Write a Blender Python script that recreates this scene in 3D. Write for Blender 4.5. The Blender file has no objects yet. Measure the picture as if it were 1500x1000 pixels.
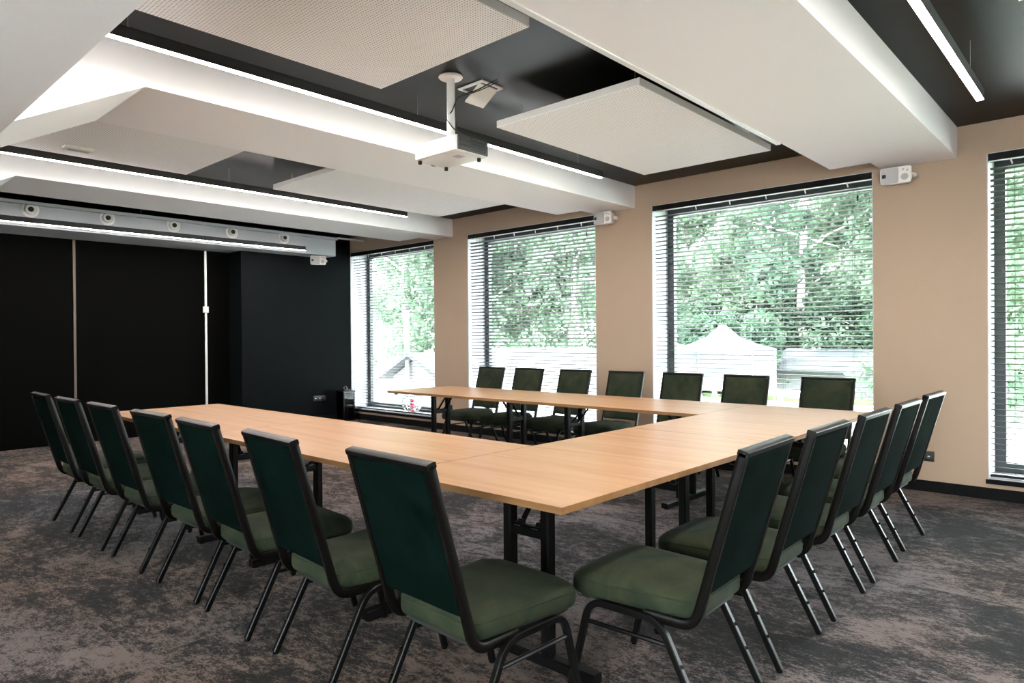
import bpy, bmesh, math, random
from math import sin, cos, pi, radians, sqrt
from mathutils import Vector, Matrix

SC = bpy.context.scene
COL = SC.collection
random.seed(7)

# ------------------------------------------------------------------ camera
F_PX, YAW, PITCH, ROLL, CAM_H = 995.63, radians(42.5315), radians(-0.3048), radians(-0.4518), 1.30
fw = Vector((-sin(YAW) * cos(PITCH), cos(YAW) * cos(PITCH), sin(PITCH)))
rt = Vector((cos(YAW), sin(YAW), 0))
up = rt.cross(fw)
rt2 = rt * cos(ROLL) + up * sin(ROLL)
up2 = -rt * sin(ROLL) + up * cos(ROLL)
cam_data = bpy.data.cameras.new('camera')
cam_data.sensor_width = 36
cam_data.lens = 36 * F_PX / 1500
cam_data.clip_start = 0.05
cam_data.clip_end = 400
cam = bpy.data.objects.new('camera', cam_data)
COL.objects.link(cam)
m = Matrix.Identity(4)
for i in range(3):
    m[i][0], m[i][1], m[i][2] = rt2[i], up2[i], -fw[i]
m[2][3] = CAM_H
cam.matrix_world = m
SC.camera = cam

# ------------------------------------------------------------------ sky, sun, exposure
SKY, SUN, LED = 10.5, 9.0, 47.0
w = bpy.data.worlds.new('sky')
SC.world = w
w.use_nodes = True
bg = w.node_tree.nodes['Background']
bg.inputs[0].default_value = (0.90, 0.96, 1.0, 1)
bg.inputs[1].default_value = SKY
sd = bpy.data.lights.new('sun', 'SUN')
sd.energy = SUN
sd.angle = radians(1.0)
sd.color = (1.0, 0.96, 0.9)
sun = bpy.data.objects.new('sun', sd)
COL.objects.link(sun)
sun.location = (-10, -20, 30)
sun.rotation_euler = Vector((0.75, 0.10, -0.85)).to_track_quat('-Z', 'Y').to_euler()   # high over the left end of the building

SC.view_settings.view_transform = 'Standard'
SC.view_settings.look = 'None'
SC.view_settings.gamma = 1
SC.view_settings.use_curve_mapping = False
SC.view_settings.exposure = 1.72

# ------------------------------------------------------------------ materials
def mat_new(name):
    mt = bpy.data.materials.new(name)
    mt.use_nodes = True
    nt = mt.node_tree
    return mt, nt, nt.nodes['Principled BSDF']


def simple(name, col, rough=0.5, metal=0.0, spec=0.5, sheen=0.0, bump=None, vary=0.0, coat=0.0):
    mt, nt, b = mat_new(name)
    b.inputs['Base Color'].default_value = (*col, 1)
    b.inputs['Roughness'].default_value = rough
    b.inputs['Metallic'].default_value = metal
    b.inputs['Specular IOR Level'].default_value = spec
    b.inputs['Sheen Weight'].default_value = sheen
    b.inputs['Coat Weight'].default_value = coat
    if bump or vary:
        tc = nt.nodes.new('ShaderNodeTexCoord')
        no = nt.nodes.new('ShaderNodeTexNoise')
        no.inputs['Scale'].default_value = bump[0] if bump else 6
        no.inputs['Detail'].default_value = 5
        nt.links.new(tc.outputs['Object'], no.inputs['Vector'])
        if bump:
            bp = nt.nodes.new('ShaderNodeBump')
            bp.inputs['Strength'].default_value = bump[1]
            bp.inputs['Distance'].default_value = 0.01
            nt.links.new(no.outputs['Fac'], bp.inputs['Height'])
            nt.links.new(bp.outputs['Normal'], b.inputs['Normal'])
        if vary:
            n2 = nt.nodes.new('ShaderNodeTexNoise')
            n2.inputs['Scale'].default_value = 5
            n2.inputs['Detail'].default_value = 4
            nt.links.new(tc.outputs['Object'], n2.inputs['Vector'])
            mx = nt.nodes.new('ShaderNodeMix')
            mx.data_type = 'RGBA'
            mx.inputs[6].default_value = (*[c * (1 - vary) for c in col], 1)
            mx.inputs[7].default_value = (*[min(1, c * (1 + vary)) for c in col], 1)
            nt.links.new(n2.outputs['Fac'], mx.inputs[0])
            nt.links.new(mx.outputs[2], b.inputs['Base Color'])
    return mt


def N(nt, kind, **kw):
    n = nt.nodes.new(kind)
    for k, v in kw.items():
        if k.startswith('i_'):
            key = k[2:]
            n.inputs[int(key) if key.isdigit() else key.replace('_', ' ')].default_value = v
        else:
            setattr(n, k, v)
    return n


def ramp(nt, stops):
    r = nt.nodes.new('ShaderNodeValToRGB')
    els = r.color_ramp.elements
    els[0].position, els[0].color = stops[0][0], (*stops[0][1], 1)
    els[1].position, els[1].color = stops[1][0], (*stops[1][1], 1)
    for p, c in stops[2:]:
        e = els.new(p)
        e.color = (*c, 1)
    return r


def mixc(nt, fac, a, b, mode='MIX'):
    mx = nt.nodes.new('ShaderNodeMix')
    mx.data_type = 'RGBA'
    mx.blend_type = mode
    L = nt.links
    if isinstance(fac, float):
        mx.inputs[0].default_value = fac
    else:
        L.new(fac, mx.inputs[0])
    for s, v in ((6, a), (7, b)):
        if isinstance(v, tuple):
            mx.inputs[s].default_value = (*v, 1)
        else:
            L.new(v, mx.inputs[s])
    return mx.outputs[2]


def carpet_mat():
    mt, nt, b = mat_new('mottled_carpet')
    L = nt.links
    tc = N(nt, 'ShaderNodeTexCoord')
    mp = N(nt, 'ShaderNodeMapping')
    mp.inputs['Scale'].default_value = (0.62, 1.0, 1)
    L.new(tc.outputs['Object'], mp.inputs['Vector'])
    # carpet tiles: every tile starts its pattern somewhere else
    br = N(nt, 'ShaderNodeTexBrick', i_Scale=1.0)
    br.offset = 0.5
    br.inputs['Brick Width'].default_value = 1.0
    br.inputs['Row Height'].default_value = 1.0
    br.inputs['Mortar Size'].default_value = 0.0
    br.inputs['Color1'].default_value = (0, 0, 0, 1)
    br.inputs['Color2'].default_value = (1, 1, 1, 1)
    L.new(tc.outputs['Object'], br.inputs['Vector'])
    off = N(nt, 'ShaderNodeVectorMath', operation='SCALE')
    off.inputs['Scale'].default_value = 0.25
    L.new(br.outputs['Color'], off.inputs[0])
    ad = N(nt, 'ShaderNodeVectorMath', operation='ADD')
    L.new(mp.outputs['Vector'], ad.inputs[0])
    L.new(off.outputs[0], ad.inputs[1])
    big = N(nt, 'ShaderNodeTexNoise', i_Scale=1.5, i_Detail=12.0, i_Roughness=0.80, i_Distortion=0.35)
    L.new(ad.outputs[0], big.inputs['Vector'])
    mid = N(nt, 'ShaderNodeTexNoise', i_Scale=24.0, i_Detail=9.0, i_Roughness=0.92)
    L.new(ad.outputs[0], mid.inputs['Vector'])
    fine = N(nt, 'ShaderNodeTexNoise', i_Scale=110.0, i_Detail=3.0, i_Roughness=0.8)
    L.new(mp.outputs['Vector'], fine.inputs['Vector'])
    tint = N(nt, 'ShaderNodeTexNoise', i_Scale=0.42, i_Detail=2.0)
    L.new(tc.outputs['Object'], tint.inputs['Vector'])
    s1 = N(nt, 'ShaderNodeMath', operation='MULTIPLY_ADD', i_1=1.0)
    L.new(mid.outputs['Fac'], s1.inputs[0])
    L.new(big.outputs['Fac'], s1.inputs[2])
    s2 = N(nt, 'ShaderNodeMath', operation='MULTIPLY_ADD', i_1=0.36)
    L.new(fine.outputs['Fac'], s2.inputs[0])
    L.new(s1.outputs[0], s2.inputs[2])
    sc = N(nt, 'ShaderNodeMapRange', i_1=1.04, i_2=1.30)
    L.new(s2.outputs[0], sc.inputs[0])
    s2 = sc
    warm = ramp(nt, [(0.25, (0.007, 0.006, 0.006)), (0.43, (0.026, 0.020, 0.018)), (0.58, (0.058, 0.040, 0.033)), (0.80, (0.165, 0.118, 0.096))])
    cool = ramp(nt, [(0.25, (0.0065, 0.007, 0.008)), (0.43, (0.022, 0.022, 0.025)), (0.58, (0.043, 0.039, 0.043)), (0.80, (0.128, 0.115, 0.121))])
    L.new(s2.outputs[0], warm.inputs[0])
    L.new(s2.outputs[0], cool.inputs[0])
    sx = N(nt, 'ShaderNodeSeparateXYZ')
    L.new(tc.outputs['Object'], sx.inputs[0])
    far = N(nt, 'ShaderNodeMath', operation='LESS_THAN', i_1=-6.95)     # the tiles behind the table ends are the brown ones
    L.new(sx.outputs[0], far.inputs[0])
    tr = N(nt, 'ShaderNodeMapRange', i_1=0.40, i_2=0.60)
    L.new(tint.outputs['Fac'], tr.inputs[0])
    mxx = N(nt, 'ShaderNodeMath', operation='MAXIMUM')
    L.new(far.outputs[0], mxx.inputs[0])
    L.new(tr.outputs[0], mxx.inputs[1])
    c = mixc(nt, mxx.outputs[0], cool.outputs[0], warm.outputs[0])
    L.new(c, b.inputs['Base Color'])
    b.inputs['Roughness'].default_value = 0.95
    b.inputs['Specular IOR Level'].default_value = 0.15
    b.inputs['Sheen Weight'].default_value = 0.04
    bp = N(nt, 'ShaderNodeBump', i_Strength=0.5, i_Distance=0.006)
    L.new(fine.outputs['Fac'], bp.inputs['Height'])
    L.new(bp.outputs['Normal'], b.inputs['Normal'])
    return mt


def wood_mat(name, light, dark, rough):
    mt, nt, b = mat_new(name)
    L = nt.links
    tc = N(nt, 'ShaderNodeTexCoord')
    geo = N(nt, 'ShaderNodeNewGeometry')
    oi = N(nt, 'ShaderNodeObjectInfo')
    mp = N(nt, 'ShaderNodeMapping')
    mp.inputs['Scale'].default_value = (0.9, 14, 8)
    L.new(geo.outputs['Position'], mp.inputs['Vector'])
    ad = N(nt, 'ShaderNodeVectorMath', operation='ADD')
    mu = N(nt, 'ShaderNodeMath', operation='MULTIPLY', i_1=40.0)
    L.new(oi.outputs['Random'], mu.inputs[0])
    L.new(mp.outputs[0], ad.inputs[0])
    L.new(mu.outputs[0], ad.inputs[1])
    a = N(nt, 'ShaderNodeTexNoise', i_Scale=1.0, i_Detail=6.0, i_Roughness=0.6, i_Distortion=0.5)
    L.new(ad.outputs[0], a.inputs['Vector'])
    mp2 = N(nt, 'ShaderNodeMapping')
    mp2.inputs['Scale'].default_value = (2.2, 110, 60)
    L.new(geo.outputs['Position'], mp2.inputs['Vector'])
    f = N(nt, 'ShaderNodeTexNoise', i_Scale=1.0, i_Detail=3.0)
    L.new(mp2.outputs[0], f.inputs['Vector'])
    s = N(nt, 'ShaderNodeMath', operation='MULTIPLY_ADD', i_1=0.25)
    L.new(f.outputs['Fac'], s.inputs[0])
    L.new(a.outputs['Fac'], s.inputs[2])
    r = ramp(nt, [(0.40, dark), (0.72, light)])
    L.new(s.outputs[0], r.inputs[0])
    L.new(r.outputs[0], b.inputs['Base Color'])
    b.inputs['Roughness'].default_value = rough
    b.inputs['Specular IOR Level'].default_value = 0.22
    return mt


def perforated_mat():
    mt, nt, b = mat_new('perforated_white_panel')
    L = nt.links
    tc = N(nt, 'ShaderNodeTexCoord')
    sx = N(nt, 'ShaderNodeSeparateXYZ')
    L.new(tc.outputs['Object'], sx.inputs[0])
    ds = []
    for k in (0, 1):
        d = N(nt, 'ShaderNodeMath', operation='DIVIDE', i_1=0.0165)
        L.new(sx.outputs[k], d.inputs[0])
        fr = N(nt, 'ShaderNodeMath', operation='FRACT')
        L.new(d.outputs[0], fr.inputs[0])
        sb = N(nt, 'ShaderNodeMath', operation='SUBTRACT', i_1=0.5)
        L.new(fr.outputs[0], sb.inputs[0])
        pw = N(nt, 'ShaderNodeMath', operation='MULTIPLY')
        L.new(sb.outputs[0], pw.inputs[0])
        L.new(sb.outputs[0], pw.inputs[1])
        ds.append(pw)
    sm = N(nt, 'ShaderNodeMath', operation='ADD')
    L.new(ds[0].outputs[0], sm.inputs[0])
    L.new(ds[1].outputs[0], sm.inputs[1])
    lt = N(nt, 'ShaderNodeMath', operation='LESS_THAN', i_1=0.050)
    L.new(sm.outputs[0], lt.inputs[0])
    c = mixc(nt, lt.outputs[0], (0.92, 0.90, 0.91), (0.36, 0.34, 0.33))
    L.new(c, b.inputs['Base Color'])
    b.inputs['Roughness'].default_value = 0.8
    return mt


def velvet_mat(name, lo, hi):
    mt, nt, b = mat_new(name)
    L = nt.links
    tc = N(nt, 'ShaderNodeTexCoord')
    oi = N(nt, 'ShaderNodeObjectInfo')
    ad = N(nt, 'ShaderNodeVectorMath', operation='ADD')
    mu = N(nt, 'ShaderNodeMath', operation='MULTIPLY', i_1=30.0)
    L.new(oi.outputs['Random'], mu.inputs[0])
    L.new(tc.outputs['Object'], ad.inputs[0])
    L.new(mu.outputs[0], ad.inputs[1])
    a = N(nt, 'ShaderNodeTexNoise', i_Scale=5.0, i_Detail=5.0, i_Roughness=0.6, i_Distortion=1.0)
    L.new(ad.outputs[0], a.inputs['Vector'])
    r = ramp(nt, [(0.32, lo), (0.68, hi)])
    L.new(a.outputs['Fac'], r.inputs[0])
    L.new(r.outputs[0], b.inputs['Base Color'])
    b.inputs['Roughness'].default_value = 0.85
    b.inputs['Specular IOR Level'].default_value = 0.2
    b.inputs['Sheen Weight'].default_value = 0.025
    b.inputs['Sheen Roughness'].default_value = 0.4
    b.inputs['Sheen Tint'].default_value = (0.45, 0.6, 0.52, 1)
    fn = N(nt, 'ShaderNodeTexNoise', i_Scale=260.0)
    L.new(tc.outputs['Object'], fn.inputs['Vector'])
    bp = N(nt, 'ShaderNodeBump', i_Strength=0.15, i_Distance=0.003)
    L.new(fn.outputs['Fac'], bp.inputs['Height'])
    L.new(bp.outputs['Normal'], b.inputs['Normal'])
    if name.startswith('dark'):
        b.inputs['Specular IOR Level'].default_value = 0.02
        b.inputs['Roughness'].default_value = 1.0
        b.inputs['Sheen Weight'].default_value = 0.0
    return mt


def glass_mat(name='window_glass', tint=(0.93, 0.96, 0.95)):
    mt = bpy.data.materials.new(name)
    mt.use_nodes = True
    nt = mt.node_tree
    for n in list(nt.nodes):
        nt.nodes.remove(n)
    out = N(nt, 'ShaderNodeOutputMaterial')
    tr = N(nt, 'ShaderNodeBsdfTransparent')
    tr.inputs[0].default_value = (*tint, 1)
    gl = N(nt, 'ShaderNodeBsdfGlossy', i_Roughness=0.02)
    lw = N(nt, 'ShaderNodeLayerWeight', i_Blend=0.5)
    pw = N(nt, 'ShaderNodeMath', operation='POWER', i_1=5.0)
    nt.links.new(lw.outputs['Facing'], pw.inputs[0])
    fr = N(nt, 'ShaderNodeMath', operation='MULTIPLY_ADD', i_1=0.9, i_2=0.035)
    nt.links.new(pw.outputs[0], fr.inputs[0])
    mx = N(nt, 'ShaderNodeMixShader')
    nt.links.new(fr.outputs[0], mx.inputs[0])
    nt.links.new(tr.outputs[0], mx.inputs[1])
    nt.links.new(gl.outputs[0], mx.inputs[2])
    nt.links.new(mx.outputs[0], out.inputs[0])
    return mt


def emit_mat(name, col, s):
    mt, nt, b = mat_new(name)
    b.inputs['Base Color'].default_value = (0.8, 0.8, 0.8, 1)
    b.inputs['Emission Color'].default_value = (*col, 1)
    b.inputs['Emission Strength'].default_value = s
    return mt


def leaf_mat(name, c1, c2):
    mt, nt, b = mat_new(name)
    L = nt.links
    tc = N(nt, 'ShaderNodeTexCoord')
    a = N(nt, 'ShaderNodeTexNoise', i_Scale=2.2, i_Detail=3.0)
    L.new(tc.outputs['Object'], a.inputs['Vector'])
    r = ramp(nt, [(0.35, c1), (0.65, c2)])
    L.new(a.outputs['Fac'], r.inputs[0])
    out = nt.nodes['Material Output']
    L.new(r.outputs[0], b.inputs['Base Color'])
    b.inputs['Roughness'].default_value = 0.6
    tl = N(nt, 'ShaderNodeBsdfTranslucent')
    L.new(r.outputs[0], tl.inputs[0])
    mx = N(nt, 'ShaderNodeMixShader', i_0=0.45)
    L.new(b.outputs[0], mx.inputs[1])
    L.new(tl.outputs[0], mx.inputs[2])
    L.new(mx.outputs[0], out.inputs[0])
    return mt


M = {}
M['carpet'] = carpet_mat()
M['plaster'] = simple('white_plaster', (0.90, 0.88, 0.90), 0.9, spec=0.2, bump=(60, 0.04))
M['beige'] = simple('beige_paint', (0.40, 0.293, 0.215), 0.85, spec=0.25, bump=(80, 0.05), vary=0.02)
M['blackceil'] = simple('black_ceiling_paint', (0.0025, 0.0034, 0.0030), 0.34, spec=0.09, bump=(30, 0.03))
M['blackwall'] = simple('black_plaster', (0.0030, 0.0040, 0.0046), 0.75, spec=0.06, bump=(8, 0.25), vary=0.25)
M['partition'] = simple('black_partition', (0.0010, 0.0010, 0.0009), 0.75, spec=0.04, bump=(40, 0.05))
M['blacktrim'] = simple('black_trim', (0.006, 0.006, 0.0065), 0.8, spec=0.1)
M['railmetal'] = simple('rail_aluminium', (0.62, 0.63, 0.62), 0.4, metal=0.3)
M['railbrown'] = simple('rail_bronze', (0.10, 0.075, 0.06), 0.5, metal=0.2)
M['reveal'] = simple('white_reveal', (0.46, 0.47, 0.50), 0.7)
M['frame'] = simple('anthracite_frame', (0.022, 0.026, 0.030), 0.45)
M['slat'] = simple('anthracite_slat', (0.010, 0.012, 0.012), 0.45, spec=0.3)
M['cord'] = simple('black_cord', (0.02, 0.02, 0.02), 0.8)
M['clip'] = simple('pale_clip', (0.75, 0.76, 0.74), 0.4)
M['metal'] = simple('black_powder_coat', (0.0035, 0.0033, 0.0033), 0.32, spec=0.17)
M['backframe'] = simple('dark_brown_frame', (0.0030, 0.0024, 0.0021), 0.33, spec=0.15)
M['rubber'] = simple('black_rubber', (0.01, 0.01, 0.01), 0.8)
M['chrome'] = simple('zinc', (0.55, 0.55, 0.55), 0.3, metal=0.9)
M['velvet'] = velvet_mat('green_velvet', (0.0065, 0.0145, 0.0085), (0.031, 0.036, 0.0175))
M['velvetback'] = velvet_mat('dark_shaded_velvet', (0.0007, 0.0030, 0.0024), (0.0026, 0.0078, 0.0062))  # same velvet as the seats, darkened to carry the shade on the backs
M['oak'] = wood_mat('pale_oak', (0.475, 0.275, 0.150), (0.37, 0.195, 0.090), 0.33)
M['oakedge'] = wood_mat('oak_edge_band', (0.24, 0.125, 0.052), (0.18, 0.088, 0.034), 0.45)
M['panel'] = perforated_mat()
M['panelside'] = simple('panel_edge', (0.72, 0.68, 0.65), 0.8)
M['led'] = emit_mat('led_diffuser', (1.0, 0.92, 0.87), LED)
M['housing'] = simple('black_aluminium', (0.015, 0.014, 0.013), 0.4)
M['whiteplastic'] = simple('white_plastic', (0.74, 0.70, 0.67), 0.45)
M['greyplastic'] = simple('grey_mesh', (0.42, 0.40, 0.40), 0.7, bump=(300, 0.3))
M['darkplastic'] = simple('dark_grey_plastic', (0.03, 0.03, 0.03), 0.5)
M['ventslot'] = simple('black_slot', (0.006, 0.006, 0.006), 0.6)
M['duct'] = simple('grey_white_duct', (0.46, 0.465, 0.50), 0.6)
M['socket'] = simple('black_socket', (0.012, 0.012, 0.012), 0.4)
M['glass'] = glass_mat()
M['smoked'] = glass_mat('smoked_glass', (0.30, 0.30, 0.31))
M['wax'] = simple('cream_wax', (0.85, 0.78, 0.68), 0.6)
M['redwax'] = simple('red_wax', (0.45, 0.03, 0.07), 0.5)
M['silver'] = simple('silver_wire', (0.6, 0.6, 0.62), 0.25, metal=0.9)
M['ground'] = simple('pale_paving', (0.30, 0.295, 0.29), 0.9, vary=0.1)
M['terrace'] = simple('bounce_paving', (0.66, 0.65, 0.64), 0.9, vary=0.05)  # unseen near ground, made pale to bounce light up to the ceiling
M['grass'] = simple('lawn', (0.12, 0.22, 0.06), 0.9, vary=0.3, bump=(40, 0.5))
M['whitewall'] = simple('white_render', (0.32, 0.32, 0.33), 0.9)
M['canvas'] = simple('white_canvas', (0.40, 0.41, 0.43), 0.8)
M['roofgrey'] = simple('grey_roof_felt', (0.055, 0.058, 0.065), 0.8, vary=0.15)
M['hutwood'] = simple('pale_boards', (0.16, 0.16, 0.165), 0.8, vary=0.1)
M['darkeave'] = simple('dark_eaves', (0.012, 0.012, 0.013), 0.7)
M['steel'] = simple('bright_steel', (0.42, 0.43, 0.45), 0.4, metal=0.6)
M['brownwood'] = simple('brown_crate', (0.30, 0.14, 0.08), 0.8)
M['whitepaint'] = simple('white_metal_paint', (0.7, 0.7, 0.7), 0.5)
M['bark'] = simple('pale_bark', (0.42, 0.38, 0.35), 0.9, vary=0.3, bump=(20, 0.5))
M['leafa'] = leaf_mat('leaf_fresh', (0.07, 0.12, 0.075), (0.20, 0.29, 0.195))
M['leafb'] = leaf_mat('leaf_deep', (0.035, 0.075, 0.05), (0.11, 0.185, 0.115))


# ------------------------------------------------------------------ geometry helpers
class MB:
    """collects shapes and links them as one mesh object"""

    def __init__(s):
        s.v, s.f, s.mi = [], [], []
        s.cur = 0
        s.T = Matrix.Identity(4)

    def add(s, vs, fs):
        o = len(s.v)
        s.v += [s.T @ Vector(p) for p in vs]
        s.f += [tuple(i + o for i in f) for f in fs]
        s.mi += [s.cur] * len(fs)

    def box(s, x0, x1, y0, y1, z0, z1):
        vs = [(x, y, z) for z in (z0, z1) for y in (y0, y1) for x in (x0, x1)]
        s.add(vs, [(0, 2, 3, 1), (4, 5, 7, 6), (0, 1, 5, 4), (2, 6, 7, 3), (0, 4, 6, 2), (1, 3, 7, 5)])
        return s

    def rbox(s, x0, x1, y0, y1, z0, z1, r=0.005, seg=3):
        """box with vertical and horizontal edges eased: stacked rounded rectangles"""
        lay = []
        for k in range(seg + 1):
            a = pi / 2 * k / seg
            lay.append((z0 + r - r * cos(a), r - r * sin(a)))
        for k in range(seg + 1):
            a = pi / 2 * k / seg
            lay.append((z1 - r + r * sin(a), r - r * cos(a)))
        rings = []
        for z, ins in lay:
            rings.append([(x, y, z) for x, y in rrect(x0 + ins, x1 - ins, y0 + ins, y1 - ins, max(r - ins * 0.6, r * 0.4), 3)])
        s.loft(rings)
        return s

    def loft(s, rings, caps=True, closed=True):
        n = len(rings[0])
        vs = [p for r in rings for p in r]
        fs = []
        for k in range(len(rings) - 1):
            for i in range(n if closed else n - 1):
                j = (i + 1) % n
                fs.append((k * n + i, k * n + j, (k + 1) * n + j, (k + 1) * n + i))
        if caps:
            fs.append(tuple(range(n - 1, -1, -1)))
            fs.append(tuple(range((len(rings) - 1) * n, len(rings) * n)))
        s.add(vs, fs)
        return s

    def prism(s, poly, z0, z1):
        s.loft([[(x, y, z0) for x, y in poly], [(x, y, z1) for x, y in poly]])
        return s

    def prism_x(s, poly, x0, x1):
        """poly in (y,z)"""
        s.loft([[(x0, y, z) for y, z in poly], [(x1, y, z) for y, z in poly]])
        return s

    def cyl(s, a, b, r, n=12, r2=None):
        s.tube([a, b], r, n, r2=r2)
        return s

    def tube(s, pts, r, n=8, r2=None, rect=None, upv=None, closed=False):
        pts = [Vector(p) for p in pts]
        N_ = len(pts)
        rings = []
        prev = None
        for i, p in enumerate(pts):
            if closed:
                t = (pts[(i + 1) % N_] - pts[i - 1]).normalized()
            elif i == 0:
                t = (pts[1] - p).normalized()
            elif i == N_ - 1:
                t = (p - pts[-2]).normalized()
            else:
                t = ((pts[i + 1] - p).normalized() + (p - pts[i - 1]).normalized()).normalized()
            if upv is not None:
                u = Vector(upv)
                u = (u - t * u.dot(t)).normalized()
            elif prev is None:
                u = Vector((0, 0, 1)) if abs(t.z) < 0.9 else Vector((1, 0, 0))
                u = (u - t * u.dot(t)).normalized()
            else:
                u = (prev - t * prev.dot(t)).normalized()
            prev = u
            v = t.cross(u)
            if rect:
                a, b = rect
                c = 0.28
                q = [(a, b * (1 - c)), (a * (1 - c), b), (-a * (1 - c), b), (-a, b * (1 - c)), (-a, -b * (1 - c)), (-a * (1 - c), -b), (a * (1 - c), -b), (a, -b * (1 - c))]
                # mitre keeps the section true at corners
                rings.append([p + u * x + v * y for x, y in q])
            else:
                rr = r if r2 is None else r + (r2 - r) * i / (N_ - 1)
                rings.append([p + u * rr * cos(2 * pi * k / n) + v * rr * sin(2 * pi * k / n) for k in range(n)])
        if closed:
            rings.append(rings[0])
            s.loft(rings, caps=False)
        else:
            s.loft(rings)
        return s

    def lathe(s, prof, c=(0, 0, 0), n=24, ax='z'):
        rings = []
        for r, h in prof:
            ring = []
            for k in range(n):
                a = 2 * pi * k / n
                x, y = r * cos(a), r * sin(a)
                if ax == 'z':
                    p = (c[0] + x, c[1] + y, c[2] + h)
                elif ax == 'x':
                    p = (c[0] + h, c[1] + x, c[2] + y)
                else:
                    p = (c[0] + x, c[1] + h, c[2] - y)
                ring.append(p)
            rings.append(ring)
        s.loft(rings)
        return s

    def build(s, name, mats, parent=None, smooth=35):
        me = bpy.data.meshes.new(name)
        me.from_pydata([tuple(p) for p in s.v], [], s.f)
        if not isinstance(mats, (list, tuple)):
            mats = [mats]
        for mt in mats:
            me.materials.append(mt)
        if len(mats) > 1:
            me.polygons.foreach_set('material_index', s.mi)
        bm = bmesh.new()
        bm.from_mesh(me)
        bmesh.ops.recalc_face_normals(bm, faces=bm.faces)
        bm.to_mesh(me)
        bm.free()
        if smooth:
            me.polygons.foreach_set('use_smooth', [True] * len(me.polygons))
            me.set_sharp_from_angle(angle=radians(smooth))
        me.update()
        o = bpy.data.objects.new(name, me)
        COL.objects.link(o)
        if parent:
            o.parent = parent
        return o


def rrect(x0, x1, y0, y1, r, seg=5, rs=None):
    """rounded rectangle outline; rs = radii (x0y0, x1y0, x1y1, x0y1)"""
    rs = rs or (r, r, r, r)
    out = []
    for (cx, cy, a0), q in zip(((x0, y0, pi), (x1, y0, 1.5 * pi), (x1, y1, 0), (x0, y1, 0.5 * pi)), rs):
        ox = cx + q if cx == x0 else cx - q
        oy = cy + q if cy == y0 else cy - q
        for k in range(seg + 1):
            a = a0 + pi / 2 * k / seg
            out.append((ox + q * cos(a), oy + q * sin(a)))
    return out


def fillet(pts, r, seg=5):
    pts = [Vector(p) for p in pts]
    out = [pts[0]]
    for i in range(1, len(pts) - 1):
        p = pts[i]
        a, b = (pts[i - 1] - p), (pts[i + 1] - p)
        d = min(r, a.length * 0.49, b.length * 0.49)
        pa, pb = p + a.normalized() * d, p + b.normalized() * d
        for k in range(seg + 1):
            t = k / seg
            out.append(pa * (1 - t) ** 2 + p * 2 * t * (1 - t) + pb * t * t)
    out.append(pts[-1])
    return out


def tag(o, label, cat, group=None, kind=None):
    o['label'] = label
    o['category'] = cat
    if group:
        o['group'] = group
    if kind:
        o['kind'] = kind
    return o


def thing(name, label, cat, loc=(0, 0, 0), rz=0, group=None):
    o = bpy.data.objects.new(name, None)
    o.empty_display_size = 0.1
    COL.objects.link(o)
    o.location = loc
    o.rotation_euler = (0, 0, rz)
    return tag(o, label, cat, group)


def struct(name, mb, mats, parent=None, label=None, smooth=35):
    o = mb.build(name, mats, parent, smooth)
    if not parent:
        o['kind'] = 'structure'
    if label:
        o['label'] = label
    return o


def copy_tree(o, parent=None):
    c = o.copy()
    COL.objects.link(c)
    if parent:
        c.parent = parent
    for ch in list(o.children):
        copy_tree(ch, c)
    return c


# ------------------------------------------------------------------ room shell
XL, XR, Y0, YW, ZC = -9.95, 5.0, -3.2, 6.48, 2.97      # room limits, window wall face, black ceiling
XB = -9.56                                             # plastered end of the black wall
ZB, ZS = 2.722, 2.39                                   # underside of the beams and of the near soffit
DW = 0.42                                              # wall thickness
WIN = [(-9.56, -7.46), (-6.765, -4.615), (-3.872, -1.678), (-0.86, 1.34), (2.15, 4.35)]
SILL, WTOP = 0.15, 2.722

struct('floor', MB().box(XL - 0.3, XR + 0.3, Y0 - 0.3, YW + 0.05, -0.15, 0), M['carpet'])
struct('ceiling', MB().box(XL - 0.3, XR + 0.3, Y0 - 0.3, YW + DW, ZC, ZC + 0.2), M['blackceil'])

wb = MB()
wb.box(XL - 0.3, XR + 0.3, YW, YW + DW, -0.15, SILL)
wb.box(XL - 0.3, XR + 0.3, YW, YW + DW, WTOP, ZC)
edges = [XL - 0.3] + [e for p in WIN for e in p] + [XR + 0.3]
for k in range(0, len(edges), 2):
    wb.box(edges[k], edges[k + 1], YW, YW + DW, SILL, WTOP)
struct('wall_window_side', wb, M['beige'], smooth=0)
# near wall (behind the camera) with unseen windows added for frontal daylight
NWIN = [(-3.6, -2.6), (-0.6, 1.2), (2.2, 4.4)]
wn = MB()
wn.box(XL - 0.3, XR + 0.3, Y0 - 0.3, Y0, 2.3, ZC)
wn.box(XL - 0.3, XR + 0.3, Y0 - 0.3, Y0, -0.15, 0.1)
edges = [XL - 0.3] + [e for p in NWIN for e in p] + [XR + 0.3]
for k in range(0, len(edges), 2):
    wn.box(edges[k], edges[k + 1], Y0 - 0.3, Y0, 0.1, 2.3)
struct('wall_near_side', wn, M['beige'], smooth=0)

struct('wall_right', MB().box(XR, XR + 0.3, Y0, YW, 0, ZC), M['beige'])

# black end wall: sliding partition plus a plastered pier beside the window
struct('wall_left', MB().box(XL - 0.3, XL, Y0, YW, 0, ZC), M['partition'])
struct('wall_left_pier', MB().box(XL, XB, 4.62, YW, 0, ZC), M['blackwall'])
struct('trim_1', MB().box(XL, XL + 0.012, 2.60, 2.628, 0, 2.66), M['railbrown'])
struct('trim_2', MB().box(XL, XL + 0.014, 4.255, 4.285, 0, 2.69), M['railmetal'])

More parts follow.
